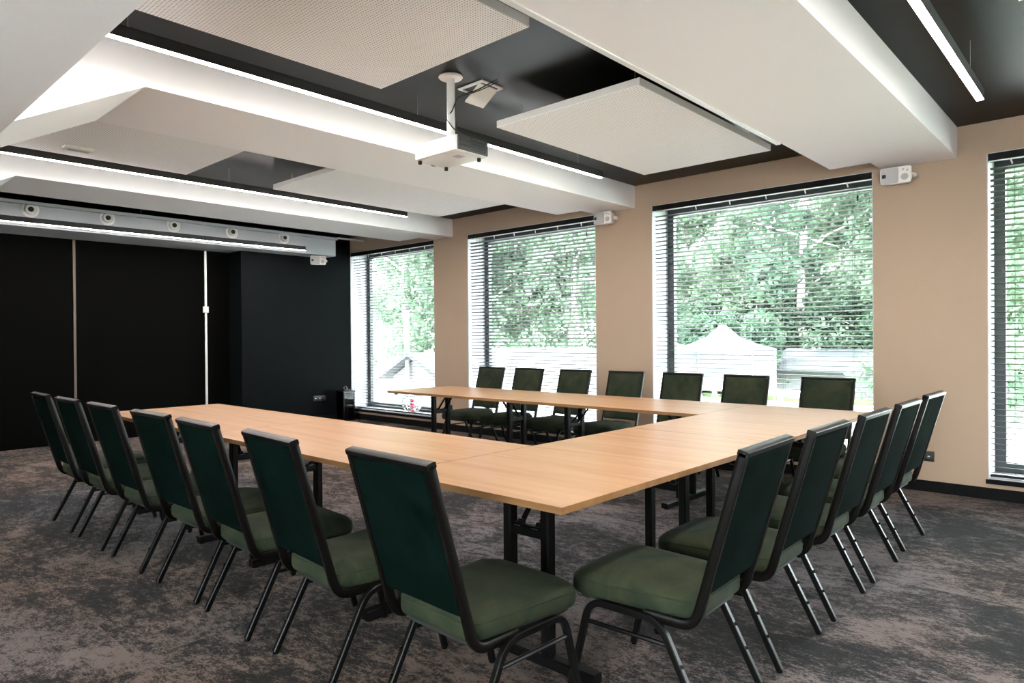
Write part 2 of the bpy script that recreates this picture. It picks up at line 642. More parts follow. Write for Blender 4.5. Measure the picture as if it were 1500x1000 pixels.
bbm = MB()
bbm.box(XB, XR, YW - 0.015, YW, 0, 0.09)
struct('baseboard_window_side', bbm, M['blacktrim'])
struct('baseboard_left', MB().box(XB, XB + 0.012, 4.62, YW - 0.015, 0, 0.09), M['blacktrim'])

# low soffit over the near side of the room
struct('ceiling_soffit', MB().box(XL, XR, Y0, 0.82, ZS, ZC), M['plaster'])
for nm, xa, xb_, xn, ye in (('ceiling_beam_right', -1.93, -1.055, -1.612, 6.16),
                            ('ceiling_beam_middle', -4.94, -4.082, -4.60, 6.18),
                            ('ceiling_beam_left', -7.915, -7.06, -7.46, 6.21)):
    b = MB()
    b.prism([(xa, 1.43), (xb_, 1.43), (xb_, YW), (xn, YW), (xn, ye), (xa, ye)], ZB, ZC)
    b.prism_x([(0.82, ZC), (0.82, ZS), (1.43, ZB), (1.43, ZC)], xa, xb_)
    struct(nm, b, M['plaster'], smooth=0)
b = MB()
b.prism([(1.05, 0.82), (1.93, 0.82), (1.93, 6.48), (1.05, 6.48)], ZB, ZC)
struct('ceiling_beam_far_right', b, M['plaster'], smooth=0)
# white edge profile along the wide beam, in two lengths
struct('trim_3', MB().box(-1.962, -1.93, 0.83, 4.0, ZB - 0.008, ZB + 0.03).box(-1.962, -1.93, 4.004, 5.06, ZB - 0.008, ZB + 0.03), M['whitepaint'])

# ventilation bulkhead on the black wall
bk = MB()
bk.box(XL, -9.20, 0.82, 5.97, 2.595, 2.86)
bk.box(XL, -9.13, 0.82, 5.97, 2.84, 2.875)
bk.box(-9.21, -9.193, 4.72, 4.725, 2.61, 2.74)
struct('bulkhead_left', bk, M['duct'], smooth=0)
struct('trim_4', MB().box(-9.17, -9.13, 5.97, YW - 0.02, 2.865, 2.885), M['whitepaint'])
YN = [1.99, 2.77, 3.54, 4.315, 5.09]
for k, y in enumerate(YN):
    t = thing('air_nozzle', 'round white jet air nozzle on the grey bulkhead, ' + ['leftmost of the five', 'second from the left', 'middle one of five', 'second from the right', 'rightmost of the five'][k], 'air nozzle', (-9.2, y, 2.79), 0, 'jet nozzles on the bulkhead')
    MB().lathe([(0.085, 0), (0.088, 0.012), (0.075, 0.02), (0.062, 0.022), (0.058, 0.01)], ax='x').build('flange', M['whiteplastic'], t)
    MB().lathe([(0.056, 0.005), (0.056, 0.035), (0.048, 0.05), (0.03, 0.052), (0.026, 0.03)], ax='x').build('nozzle_ring', M['whiteplastic'], t)
    MB().lathe([(0.028, 0.02), (0.028, 0.0535), (0.002, 0.0535)], ax='x', n=16).build('throat', M['ventslot'], t)

# ------------------------------------------------------------------ windows
def window(n, x0, x1):
    r = MB()
    d0, d1 = YW + 0.001, YW + DW + 0.02
    e = 0.006
    r.box(x0, x0 + e, d0, d1, SILL, WTOP)
    r.box(x1 - e, x1, d0, d1, SILL, WTOP)
    r.box(x0, x1, d0, d1, WTOP - e, WTOP)
    root = r.build('window_%d' % n, M['reveal'], None, 0)
    root['kind'] = 'structure'
    MB().box(x0 + 0.002, x1 - 0.002, YW + 0.012, d1, SILL, SILL + 0.018).build('sill_board', M['reveal'], root, 0)
    MB().box(x0 - 0.012, x1 + 0.012, YW - 0.022, YW + 0.014, SILL - 0.026, SILL + 0.006).build('sill_edge', M['blacktrim'], root)
    yf0, yf1 = YW + 0.33, YW + 0.39
    fm = MB()
    q = 0.075
    fm.box(x0 + e, x0 + e + q, yf0, yf1, SILL + 0.018, WTOP - e)
    fm.box(x1 - e - q, x1 - e, yf0, yf1, SILL + 0.018, WTOP - e)
    fm.box(x0 + e + q, x1 - e - q, yf0, yf1, SILL + 0.018, SILL + 0.018 + q)
    fm.box(x0 + e + q, x1 - e - q, yf0, yf1, WTOP - e - q, WTOP - e)
    fm.build('window_frame', M['frame'], root)
    MB().box(x0 + e + q, x1 - e - q, yf0 + 0.026, yf0 + 0.030, SILL + 0.018 + q, WTOP - e - q).build('glass_pane', M['glass'], root)
    return root


for k, (a, b_) in enumerate(WIN):
    window(k + 1, a, b_)
for k, (a, b_) in enumerate(NWIN):
    fm = MB()
    for x in (a, (a + b_) / 2 - 0.03, b_ - 0.06):
        fm.box(x, x + 0.06, Y0 - 0.2, Y0 - 0.14, 0.1, 2.3)
    fm.box(a, b_, Y0 - 0.2, Y0 - 0.14, 0.1, 0.16).box(a, b_, Y0 - 0.2, Y0 - 0.14, 2.24, 2.3)
    o = fm.build('window_%d' % (k + 6), M['frame'])  # added near-wall windows, placed for the daylight they let in
    o['kind'] = 'structure'
    MB().box(a + 0.06, b_ - 0.06, Y0 - 0.172, Y0 - 0.168, 0.16, 2.24).build('glass_pane', M['glass'], o)


def blind(x0, x1, tilt, label, nclip):
    cx = (x0 + x1) / 2
    t = thing('venetian_blind', label, 'blind', (cx, YW + 0.04, 0), 0, 'black venetian blinds at the windows')
    h = (x1 - x0) / 2 - 0.012
    MB().box(-h, h, -0.038, 0.03, WTOP - 0.062, WTOP - 0.006).build('head_rail', M['metal'], t)
    MB().box(-h, h, -0.036, -0.030, WTOP - 0.070, WTOP - 0.0622).build('rail_glint', M['clip'], t)  # pale strip standing for light reflected along the rail's lower edge
    z0, pitch = 0.205, 0.0452
    n = int((WTOP - 0.115 - z0) / pitch)
    s = MB()
    ct, st = cos(tilt), sin(tilt)
    for k in range(n + 1):
        z = z0 + k * pitch
        sec = []
        for u in (-0.025, -0.0125, 0, 0.0125, 0.025):
            c = 0.0050 * (1 - (u / 0.025) ** 2)
            sec.append((u, c + 0.0012))
        for u in (0.025, 0.0125, 0, -0.0125, -0.025):
            c = 0.0050 * (1 - (u / 0.025) ** 2)
            sec.append((u, c - 0.0012))
        # positive tilt lifts the room-side edge
        ring = [(u * ct + c * st, z - u * st + c * ct) for u, c in sec]
        s.prism_x(ring, -h + 0.004, h - 0.004)
    s.build('slats', M['slat'], t, 0)
    MB().rbox(-h, h, -0.026, 0.026, 0.176, 0.192, 0.004).build('bottom_rail', M['slat'], t)
    nl = 4
    for k in range(nl):
        x = -h + 0.16 + (2 * h - 0.32) * k / (nl - 1)
        MB().cyl((x, -0.026, 0.19), (x, -0.026, WTOP - 0.06), 0.0012, 5).cyl((x, 0.026, 0.19), (x, 0.026, WTOP - 0.06), 0.0012, 5).build('ladder_cord', M['cord'], t)
    for k in range(nclip):
        x = -h + 0.14 + (2 * h - 0.34) * k / (nclip - 1)
        MB().cyl((x, -0.037, WTOP - 0.070), (x + 0.012, -0.043, WTOP - 0.108), 0.006, 6).build('clip', M['clip'], t)
    px = h - 0.11
    MB().cyl((px, -0.046, WTOP - 0.06), (px, -0.046, WTOP - 0.20), 0.0015, 5).lathe([(0.004, 0), (0.009, -0.02), (0.007, -0.05)], (px, -0.046, WTOP - 0.19), 8).build('pull_cord', M['cord'], t)
    return t


blind(*WIN[0], radians(3), 'black venetian blind over the window next to the black wall', 6)
blind(*WIN[1], radians(15), 'black venetian blind over the second window from the black wall', 6)
blind(*WIN[2], radians(6), 'black venetian blind over the widest-looking window right of centre', 6)
blind(*WIN[3], radians(9), 'black venetian blind over the window cut by the right picture edge', 6)

# ------------------------------------------------------------------ linear lights
def linear_light(x, y0, y1, z, label, loops=False):
    t = thing('linear_light', label, 'light', (x, (y0 + y1) / 2, z), 0, 'suspended black linear lights')
    h = (y1 - y0) / 2
    w_ = 0.021
    hs = MB()
    hs.box(-w_, w_, -h, h, 0.006, 0.06)
    hs.box(-w_, -w_ + 0.003, -h, h, 0, 0.006).box(w_ - 0.003, w_, -h, h, 0, 0.006)
    hs.box(-w_, w_, -h - 0.003, -h, 0, 0.06).box(-w_, w_, h, h + 0.003, 0, 0.06)
    hs.build('housing', M['housing'], t)
    MB().box(-w_ + 0.003, w_ - 0.003, -h, h, -0.003, 0.0058).build('diffuser', M['led'], t)
    for fy in (-0.42, 0.0, 0.42):
        MB().cyl((0, fy * 2 * h, 0.06), (0, fy * 2 * h, ZC - z), 0.0015, 6).build('suspension_wire', M['chrome'], t)
    if loops:
        pts = [(0.0, 0.44 * 2 * h + 0.05 * sin(a) * 1.2, 0.09 + 0.03 * cos(a)) for a in [k * pi / 8 for k in range(17)]]
        MB().tube([(p[0] - 0.05, p[1], p[2]) for p in pts], 0.0025, 6).build('cable', M['cord'], t)
    return t


linear_light(-3.64, 0.85, 5.20, 2.773, 'long glowing black linear light beside the middle beam, behind the projector')
linear_light(-6.50, 0.85, 5.21, 2.776, 'long glowing black linear light beside the leftmost beam')
linear_light(-8.95, 0.85, 5.29, 2.60, 'glowing black linear light hung low in front of the nozzle bulkhead')
linear_light(2.25, 0.85, 5.3, 2.80, 'black linear light added out of view in the next coffer to light the room')  # added lamp out of view, gives the room extra light
linear_light(-0.688, 0.85, 4.95, 2.715, 'bright linear light under the black ceiling at the top right corner', True)

# ------------------------------------------------------------------ acoustic panels
def panel(x0, x1, y0, y1, zb, label, extra=0):
    cx, cy = (x0 + x1) / 2, (y0 + y1) / 2
    t = thing('acoustic_panel', label, 'ceiling panel', (cx, cy, zb), 0, 'perforated white acoustic panels')
    hx, hy = (x1 - x0) / 2, (y1 - y0) / 2
    MB().box(-hx, hx, -hy, hy, 0, 0.004).build('perforated_face', M['panel'], t)
    fr = MB()
    th = 0.048
    fr.box(-hx, -hx + 0.012, -hy, hy, 0.0041, th).box(hx - 0.012, hx, -hy, hy, 0.0041, th)
    fr.box(-hx + 0.012, hx - 0.012, -hy, -hy + 0.012, 0.0041, th).box(-hx + 0.012, hx - 0.012, hy - 0.012, hy, 0.0041, th)
    fr.box(-hx + 0.012, hx - 0.012, -hy + 0.012, hy - 0.012, 0.03, 0.034)
    fr.build('edge_frame', M['panelside'], t)
    for sx in (-1, 1):
        for sy in (-1, 1):
            x, y = sx * (hx - 0.12), sy * (hy - 0.14)
            hb = MB()
            hb.cyl((x, y, 0.034), (x, y, ZC - zb), 0.003, 6)
            hb.box(x - 0.02, x + 0.02, y - 0.012, y + 0.012, 0.034, 0.05)
            hb.build('hanger', M['chrome'], t)
    return t


panel(-3.335, -2.155, 0.86, 2.49, 2.80, 'perforated white ceiling panel at the top, left of the projector')
p2 = panel(-3.355, -2.175, 3.515, 5.49, 2.80, 'perforated white ceiling panel right of the projector, near the windows')
panel(-6.335, -5.05, 0.86, 2.555, 2.80, 'perforated white ceiling panel with a detector, over the left table arm')
panel(-6.335, -5.05, 3.40, 5.58, 2.80, 'plain white ceiling panel behind the dark gap, between middle and left beams')
panel(-0.385, 0.80, 1.20, 3.82, 2.80, 'perforated white ceiling panel barely showing in the top right corner')

# detector strip on the left panel
t = thing('ceiling_detector', 'small white detector unit under the left perforated panel', 'detector', (-6.02, 1.62, 2.80))
MB().rbox(-0.05, 0.05, -0.10, 0.10, -0.028, -0.0005, 0.008).build('body', M['whiteplastic'], t)
MB().box(-0.025, 0.025, -0.07, 0.07, -0.031, -0.0281).build('grille', M['greyplastic'], t)
for y in (1.50, 1.30):
    pass

# ------------------------------------------------------------------ projector
t = thing('projector', 'white ceiling projector on a pole, dark rear face toward the right', 'projector', (-3.215, 2.945, ZC))
MB().lathe([(0.0, 0), (0.075, -0.001), (0.078, -0.008), (0.07, -0.016), (0.03, -0.018), (0.028, -0.02)], n=28).build('ceiling_plate', M['whiteplastic'], t)
MB().lathe([(0.026, -0.018), (0.026, -0.40), (0.03, -0.401), (0.03, -0.428), (0.02, -0.429)], n=20).build('pole', M['whiteplastic'], t)
zt, zb_ = 2.545 - ZC, 2.440 - ZC
bd = MB()
prof = rrect(-0.205, 0.198, -0.14, 0.14, 0.03, 5)
prof2 = rrect(-0.195, 0.190, -0.13, 0.13, 0.03, 5)
bd.loft([[(x, y, zb_) for x, y in prof2], [(x, y, zb_ + 0.006) for x, y in prof], [(x, y, zt - 0.02) for x, y in prof], [(x, y, zt - 0.005) for x, y in prof2], [(x * 0.9, y * 0.9, zt) for x, y in prof2]])
body = bd.build('body', M['whiteplastic'], t)
rear = MB()
rear.rbox(0.192, 0.204, -0.128, 0.128, zb_ + 0.006, zt - 0.008, 0.004)
rp = rear.build('rear_panel', M['darkplastic'], t)
sl = MB()
for r_ in range(4):
    for c_ in range(9):
        sl.box(0.2035, 0.2052, -0.02 + c_ * 0.014, -0.012 + c_ * 0.014, zb_ + 0.015 + r_ * 0.018, zb_ + 0.026 + r_ * 0.018)
for c_ in range(5):
    sl.box(0.2035, 0.2055, -0.115 + c_ * 0.019, -0.103 + c_ * 0.019, zb_ + 0.03, zb_ + 0.042)
    sl.box(0.2035, 0.2055, -0.112 + c_ * 0.019, -0.106 + c_ * 0.019, zb_ + 0.06, zb_ + 0.068)
sl.build('port_grid', M['ventslot'], rp, 0)
for k, z in enumerate((zb_ + 0.028, zb_ + 0.072)):
    pts = [(-0.165 + 0.019 * cos(a), -0.1405, z + 0.019 * sin(a)) for a in [j * 2 * pi / 20 for j in range(20)]]
    MB().tube(pts, 0.0015, 5, closed=True).build('speaker_ring', M['greyplastic'], t)
MB().box(-0.06, -0.01, -0.1412, -0.1395, zb_ + 0.06, zb_ + 0.068).build('marking', M['greyplastic'], t)
MB().box(0.06, 0.12, -0.05, 0.01, zb_ - 0.0015, zb_ + 0.001).build('rating_plate', M['greyplastic'], t)
for x, y in ((-0.17, -0.115), (-0.17, 0.11), (0.15, 0.10)):
    MB().lathe([(0.012, 0), (0.013, -0.018), (0.010, -0.022)], (x, y, zb_), 12).build('foot', M['rubber'], t)
MB().lathe([(0.05, 0), (0.05, -0.02), (0.042, -0.024), (0.038, -0.012)], (-0.203, 0.04, (zb_ + zt) / 2), 20, 'x').build('lens', M['darkplastic'], t)
MB().tube(fillet([(0.20, 0.22, -0.01), (0.10, 0.12, -0.09), (0.035, 0.03, -0.12), (0.03, -0.02, -0.24), (-0.028, -0.02, -0.26), (0.06, -0.03, -0.36), (0.208, -0.02, -0.44)], 0.06), 0.004, 6).build('cable', M['cord'], t)
MB().tube(fillet([(0.19, 0.25, -0.01), (0.12, 0.15, -0.08), (0.04, 0.0, -0.15), (0.04, 0.0, -0.30), (0.07, 0.01, -0.40), (0.12, 0.02, -0.43)], 0.05), 0.003, 6).build('cable', M['cord'], t)

# open service hatch in the black ceiling
t = thing('ceiling_hatch', 'small white service hatch hanging open beside the projector pole', 'hatch', (-3.22, 3.22, ZC))
fr = MB()
for x0, x1, y0, y1 in ((-0.115, 0.115, -0.10, -0.08), (-0.115, 0.115, 0.08, 0.10), (-0.115, -0.095, -0.08, 0.08), (0.095, 0.115, -0.08, 0.08)):
    fr.box(x0, x1, y0, y1, -0.010, -0.0005)
fr.build('frame', M['whiteplastic'], t)
MB().box(-0.095, 0.095, -0.08, 0.08, -0.003, -0.0005).build('opening', M['ventslot'], t)
fl = MB()
fl.T = Matrix.Translation((0.075, 0, -0.008)) @ Matrix.Rotation(radians(-33), 4, 'Y')
fl.rbox(-0.165, 0.0, -0.085, 0.085, -0.006, 0.006, 0.003)
fl.build('flap', M['whiteplastic'], t)

# ------------------------------------------------------------------ wall loudspeakers
def speaker(loc, rz, label):
    """front looks along local -Y, mounting bracket at the back"""
    t = thing('wall_speaker', label, 'loudspeaker', loc, rz, 'white wall loudspeakers')
    cb = MB()
    hw, hh = 0.115, 0.07
    rings = []
    for y, ix, iz in ((0.055, 0.035, 0.02), (0.05, 0.025, 0.012), (-0.05, 0.004, 0.003), (-0.066, 0.0, 0.0), (-0.072, 0.006, 0.006)):
        rings.append([(x, y, z) for x, z in rrect(-hw + ix, hw - ix, -hh + iz, hh - iz, 0.02, 4)])
    cb.loft(rings)
    cb.build('cabinet', M['whiteplastic'], t)
    gr = MB()
    gr.loft([[(x, y, z) for x, z in rrect(-hw + 0.006 + i, 0.022 - i, -hh + 0.006 + i, hh - 0.006 - i, 0.016, 4)] for y, i in ((-0.070, 0), (-0.078, 0.001), (-0.081, 0.006))])
    gr.build('grille', M['greyplastic'], t)
    MB().box(-hw + 0.016, -hw + 0.045, -0.083, -0.0805, -0.018, 0.012).build('badge', M['ventslot'], t)
    MB().lathe([(0.028, -0.070), (0.028, -0.076), (0.022, -0.077), (0.012, -0.073), (0.006, -0.076)], (0.066, 0, -0.02), 18, 'y').build('tweeter', M['greyplastic'], t)
    MB().lathe([(0.009, -0.070), (0.008, -0.075)], (0.055, 0, 0.042), 10, 'y').lathe([(0.009, -0.070), (0.008, -0.075)], (0.085, 0, 0.032), 10, 'y').build('screw_cap', M['greyplastic'], t)
    br = MB()
    br.tube(fillet([(hw - 0.01, 0.0, 0.0), (hw + 0.022, 0.0, 0.0), (hw + 0.022, 0.07, 0.0), (0.05, 0.07, 0.0)], 0.015), 0.008, rect=(0.014, 0.004))
    br.lathe([(0.02, 0), (0.02, 0.012)], (hw - 0.004, 0.0, 0), 12, 'x')
    br.build('bracket', M['whiteplastic'], t)
    return t


speaker((-1.470, 6.395, 2.625), radians(4), 'white wall loudspeaker on the pillar right of the widest-looking window')
speaker((-4.415, 6.395, 2.640), radians(4), 'white wall loudspeaker on the pillar right of the second window')
speaker((-9.30, 5.72, 2.515), radians(62), 'white loudspeaker hung under the end of the nozzle bulkhead')

# ------------------------------------------------------------------ sockets and small wall fittings
def socket(loc, rz, label, n=2, white=False):
    t = thing('wall_socket', label, 'socket', loc, rz, 'black wall sockets')
    w_ = 0.075 * n
    MB().rbox(-w_ / 2, w_ / 2, -0.010, 0, -0.042, 0.042, 0.004).build('plate', M['socket'], t)
    for k in range(n):
        x = -w_ / 2 + 0.0375 + 0.075 * k
        MB().lathe([(0.022, -0.0101), (0.022, -0.012), (0.018, -0.0115), (0.016, -0.0105)], (x, 0, 0), 18, 'y').build('inlet', M['darkplastic'], t)
        MB().box(x - 0.008, x + 0.008, -0.0135, -0.0112, -0.003, 0.003).build('contact', M['clip'], t)
    return t


socket((-7.165, YW, 0.318), 0, 'black wall socket low on the pillar between the first two windows')
socket((-4.30, YW, 0.315), 0, 'black wall socket behind the fourth chair of the window row')
socket((-1.30, YW, 0.293), 0, 'black wall socket low on the beige pillar behind the right chairs')
socket((XB, 5.885, 0.366), radians(90), 'black triple socket low on the black wall', 3)
t = thing('wall_switch', 'small white control box on the pale rail of the black wall', 'switch', (XL + 0.014, 4.262, 1.745))
MB().rbox(0, 0.022, -0.04, 0.04, -0.045, 0.045, 0.004).build('body', M['whiteplastic'], t)
MB().box(0.0221, 0.024, -0.02, 0.02, -0.005, 0.02).build('display', M['clip'], t)

# ------------------------------------------------------------------ tables
TT = 0.75


def leg_frame_parts(root, y, s):
    """folding leg at local y; stays lean toward s (+1/-1) along local Y; frame lies along local X"""
    lf = MB()
    for x in (-0.10, 0.10):
        lf.tube([(x, y, 0.045), (x, y, TT - 0.03)], 0, rect=(0.021, 0.027), upv=(1, 0, 0))
    lf.tube([(-0.10, y, 0.520), (0.10, y, 0.520)], 0, rect=(0.022, 0.016), upv=(0, 0, 1))
    lf.box(-0.30, 0.30, y - 0.025, y + 0.025, TT - 0.035, TT - 0.0245)
    f = lf.build('leg_frame', M['metal'], root)
    ft = MB()
    ft.loft([[(x, y + a, z) for a, z in ((-0.027, 0.006), (0.027, 0.006), (0.027, 0.040), (0.02, 0.046), (-0.02, 0.046), (-0.027, 0.040))] for x in (-0.335, 0.335)])
    ft.build('foot_bar', M['metal'], f)
    for x in (-0.31, 0.31):
        MB().lathe([(0.02, 0), (0.02, 0.007)], (x, y, 0.0), 12).build('glide', M['rubber'], f)
    for x in (-0.048, 0.048):
        st = MB()
        st.tube([(x, y + s * 0.012, 0.540), (x, y + s * 0.165, TT - 0.03)], 0, rect=(0.013, 0.003), upv=(1, 0, 0))
        st.lathe([(0.012, -0.012), (0.012, 0.012)], (x, y + s * 0.012, 0.546), 10, 'x')
        st.build('folding_stay', M['metal'], f)
        MB().box(x - 0.016, x + 0.016, y - 0.02, y + 0.024, 0.5362, 0.5372).build('hinge_plate', M['chrome'], f)


def make_table():
    root = thing('folding_table', 'x', 'table')
    hx, hy = 0.4485, 0.8985
    tp = MB()
    o = rrect(-hx, hx, -hy, hy, 0.003, 2)
    oi = rrect(-hx + 0.0008, hx - 0.0008, -hy + 0.0008, hy - 0.0008, 0.003, 2)
    tp.cur = 1
    tp.loft([[(x, y, TT - 0.024) for x, y in oi], [(x, y, TT - 0.0232) for x, y in o], [(x, y, TT - 0.0008) for x, y in o], [(x, y, TT) for x, y in oi]], caps=False)
    tp.cur = 0
    n = len(oi)
    tp.add([(x, y, TT) for x, y in oi], [tuple(range(n))])
    tp.cur = 1
    tp.add([(x, y, TT - 0.024) for x, y in oi], [tuple(range(n))])
    tp.build('tabletop', [M['oak'], M['oakedge']], root)
    leg_frame_parts(root, -0.55, 1)
    leg_frame_parts(root, 0.55, -1)
    for x in (-0.38, 0.38):
        for y in (-0.83, 0.83):
            MB().lathe([(0.022, 0), (0.022, -0.012), (0.016, -0.018)], (x, y, TT - 0.024), 14).build('corner_buffer', M['rubber'], root)
    return root


TABLES = [
    ((-1.815, 2.62), 0, 'oak folding table at the near outer corner of the table ring'),
    ((-1.815, 4.42), 0, 'oak folding table at the window end of the cross row'),
    ((-3.165, 2.17), 90, 'oak folding table of the left arm, next to the near corner'),
    ((-4.965, 2.17), 90, 'oak folding table at the far end of the left arm'),
    ((-3.165, 4.87), 90, 'oak folding table of the window arm, next to the cross row'),
    ((-4.965, 4.87), 90, 'oak folding table at the far end of the window arm'),
]
proto = make_table()
for k, ((x, y), a, lab) in enumerate(TABLES):
    o = proto if k == 0 else copy_tree(proto)
    o.location = (x, y, 0)
    o.rotation_euler = (0, 0, radians(a))
    tag(o, lab, 'table', 'oak folding tables set in a U')

# ------------------------------------------------------------------ chairs (local: faces +Y, rear feet at y = 0)
def make_chair():
    root = thing('banquet_chair', 'x', 'chair')
    taper = lambda y: 0.80 + 0.20 * min(1.0, max(0.0, (y - 0.04) / 0.27)) ** 0.8     # narrower toward the back
    # seat cushion
    sc = MB()
    rings = []
    for z, i in ((0.352, 0.03), (0.354, 0.012), (0.362, 0.002), (0.375, -0.003), (0.398, -0.004), (0.414, 0.001), (0.426, 0.010), (0.435, 0.024), (0.442, 0.048), (0.448, 0.085), (0.452, 0.13), (0.4535, 0.18)):
        ring = []
        for x, y in rrect(-0.232 + i, 0.232 - i, 0.045 + i * 0.8, 0.56 - i, 0.05, 7, rs=tuple(max(q - i * 0.5, 0.015) for q in (0.05, 0.05, 0.095, 0.095))):
            drop = 0.012 * max(0, (y - 0.42) / 0.14) ** 2
            ring.append((x * taper(y), y, z - drop))
        rings.append(ring)
    sc.loft(rings)
    seat = sc.build('seat', M['velvet'], root, 60)
    # seam piping round the cushion
    pp = [(x * taper(y), y, 0.4135 - 0.012 * max(0, (y - 0.42) / 0.14) ** 2) for x, y in rrect(-0.2335, 0.2335, 0.043, 0.5615, 0.05, 7, rs=(0.05, 0.05, 0.095, 0.095))]
    MB().tube(pp, 0.0022, 5, closed=True).build('piping', M['velvet'], seat)
    MB().prism([(x * taper(y), y) for x, y in rrect(-0.21, 0.21, 0.06, 0.53, 0.06, 5)], 0.340, 0.3525).build('seat_pan', M['rubber'], root)
    # back: local frame along the lean
    yb, zb = 0.022, 0.440
    yt, zt = -0.122, 0.942
    ln = sqrt((yt - yb) ** 2 + (zt - zb) ** 2)
    uy, uz = (yt - yb) / ln, (zt - zb) / ln          # up the back
    ny, nz = uz, -uy                                 # toward the sitter (+y)
    P = lambda s_, n_: (yb + uy * s_ + ny * n_, zb + uz * s_ + nz * n_)
    rings = []
    lay = [(-0.013, 0.012), (-0.011, 0.003), (-0.004, 0.0), (0.010, 0.0), (0.020, 0.006), (0.027, 0.02), (0.031, 0.05), (0.033, 0.10)]
    for n_, i in lay:
        ring = []
        for x, s_ in rrect(-0.195 + i, 0.195 - i, 0.015 + i, ln - 0.022 - i, 0.012, 4):
            y, z = P(s_, n_)
            ring.append((x, y, z))
        rings.append(ring)
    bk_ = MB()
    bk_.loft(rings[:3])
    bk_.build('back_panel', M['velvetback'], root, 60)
    bk_ = MB()
    bk_.loft([[tuple(a + (c - a) * 0.06 for a, c in zip(p, q_)) for p, q_ in zip(rings[2], rings[3])]] + rings[3:])
    bk_.build('backrest', M['velvet'], root, 60)
    # frame of the back: up one side, over the top, down the other; the ends bend forward under the seat
    X = 0.2045
    path = []
    y0, z0 = P(0.0, 0.0)
    tail = [(0.235, 0.341), (0.049, 0.341)]
    y1, z1 = P(ln - 0.010, 0.0)
    # side rails
    fr = MB()
    for s in (-1, 1):
        pts = fillet([(s * X, y, z) for y, z in tail] + [(s * X, y1, z1 + 0.0)], 0.055, 6)
        fr.tube(pts, 0, rect=(0.0105, 0.016), upv=(1, 0, 0))
    ty, tz = P(ln - 0.010, 0.0)
    fr.tube([(-X - 0.0105, ty, tz), (X + 0.0105, ty, tz)], 0, rect=(0.0105, 0.0175), upv=(0, uy, uz))
    fr.build('back_frame', M['backframe'], root)
    # legs
    R = 0.0115
    xs = 0.219
    for s in (-1, 1):
        xf = s * (xs + 0.004)
        rear = fillet([(s * (xs + 0.006), 0.0, 0.008), (s * xs, 0.172, 0.338), (s * xs, 0.30, 0.338)], 0.075, 6)
        b1 = MB()
        b1.tube(rear, 0, rect=(R, R + 0.001), upv=(1, 0, 0))
        b1.lathe([(0.012, 0), (0.013, 0.004), (0.011, 0.016)], (s * (xs + 0.006), 0.001, 0.0), 10)
        for zz in (0.125, 0.205):
            yy = 0.172 * zz / 0.338
            b1.lathe([(0.007, -0.006), (0.005, -0.020)], (s * (xs + 0.004), yy - 0.004, zz), 8, 'y')
        b1.build('leg', M['metal'], root)
        front = fillet([(s * (xs + 0.008), 0.535, 0.008), (s * xs, 0.455, 0.338), (s * xs, 0.30, 0.338)], 0.06, 6)
        b2 = MB()
        b2.tube(front, 0, rect=(R, R + 0.001), upv=(1, 0, 0))
        b2.lathe([(0.012, 0), (0.013, 0.004), (0.011, 0.016)], (s * (xs + 0.008), 0.534, 0.0), 10)
        b2.build('leg', M['metal'], root)
        MB().tube([(s * (xs + 0.002), 0.142, 0.262), (s * (xs + 0.002), 0.474, 0.262)], 0.0085, 8).build('stretcher', M['metal'], root)
    MB().tube([(-xs, 0.19, 0.338), (xs, 0.19, 0.338)], 0.009, 8).tube([(-xs, 0.42, 0.338), (xs, 0.42, 0.338)], 0.009, 8).build('seat_rail', M['metal'], root)
    return root


ORD = ['nearest the camera', 'second from the camera', 'third from the camera', 'fourth from the camera', 'fifth from the camera', 'sixth from the camera', 'farthest from the camera']
CH = []
# left row faces +Y
for k, (x, y, a) in enumerate([(-1.700, 1.405, -2.0), (-2.405, 1.385, -4.0), (-3.06, 1.39, -2.5), (-3.645, 1.40, 1.5), (-4.325, 1.385, 0.5), (-4.950, 1.372, 0.5), (-5.565, 1.372, -1.0)]):
    CH.append((x, y, a, 'dark green velvet banquet chair in the left row, ' + ORD[k], 'chairs along the left arm'))
# right row faces -X
for k, (y, x, a) in enumerate([(2.255, -1.03, 90 + 2.0), (2.850, -1.018, 90 + 0.5), (3.484, -1.015, 90), (4.120, -1.015, 90 - 0.5), (4.812, -1.025, 90 - 1.5)]):
    CH.append((x, y, a, 'dark green velvet banquet chair in the right row, ' + ['nearest the camera', 'second from the camera', 'third from the camera', 'fourth from the camera', 'farthest, by the beige pillar'][k], 'chairs along the cross row'))
# window row faces -Y
for k, x in enumerate([-5.87, -5.255, -4.58, -3.915, -3.265, -2.625, -1.915]):
    CH.append((x, 5.915, 180 + [0, 1, -1, 0, 0.5, -0.5, 0.5][k], 'green velvet banquet chair with its back to the windows, ' + ['first from the left', 'second from the left', 'third from the left', 'fourth, in front of the pillar', 'fifth from the left', 'sixth from the left', 'last on the right'][k], 'chairs along the window arm'))
proto = make_chair()
for k, (x, y, a, lab, grp) in enumerate(CH):
    o = proto if k == 0 else copy_tree(proto)
    o.location = (x, y, 0)
    o.rotation_euler = (0, 0, radians(a))
    tag(o, lab, 'chair', grp)

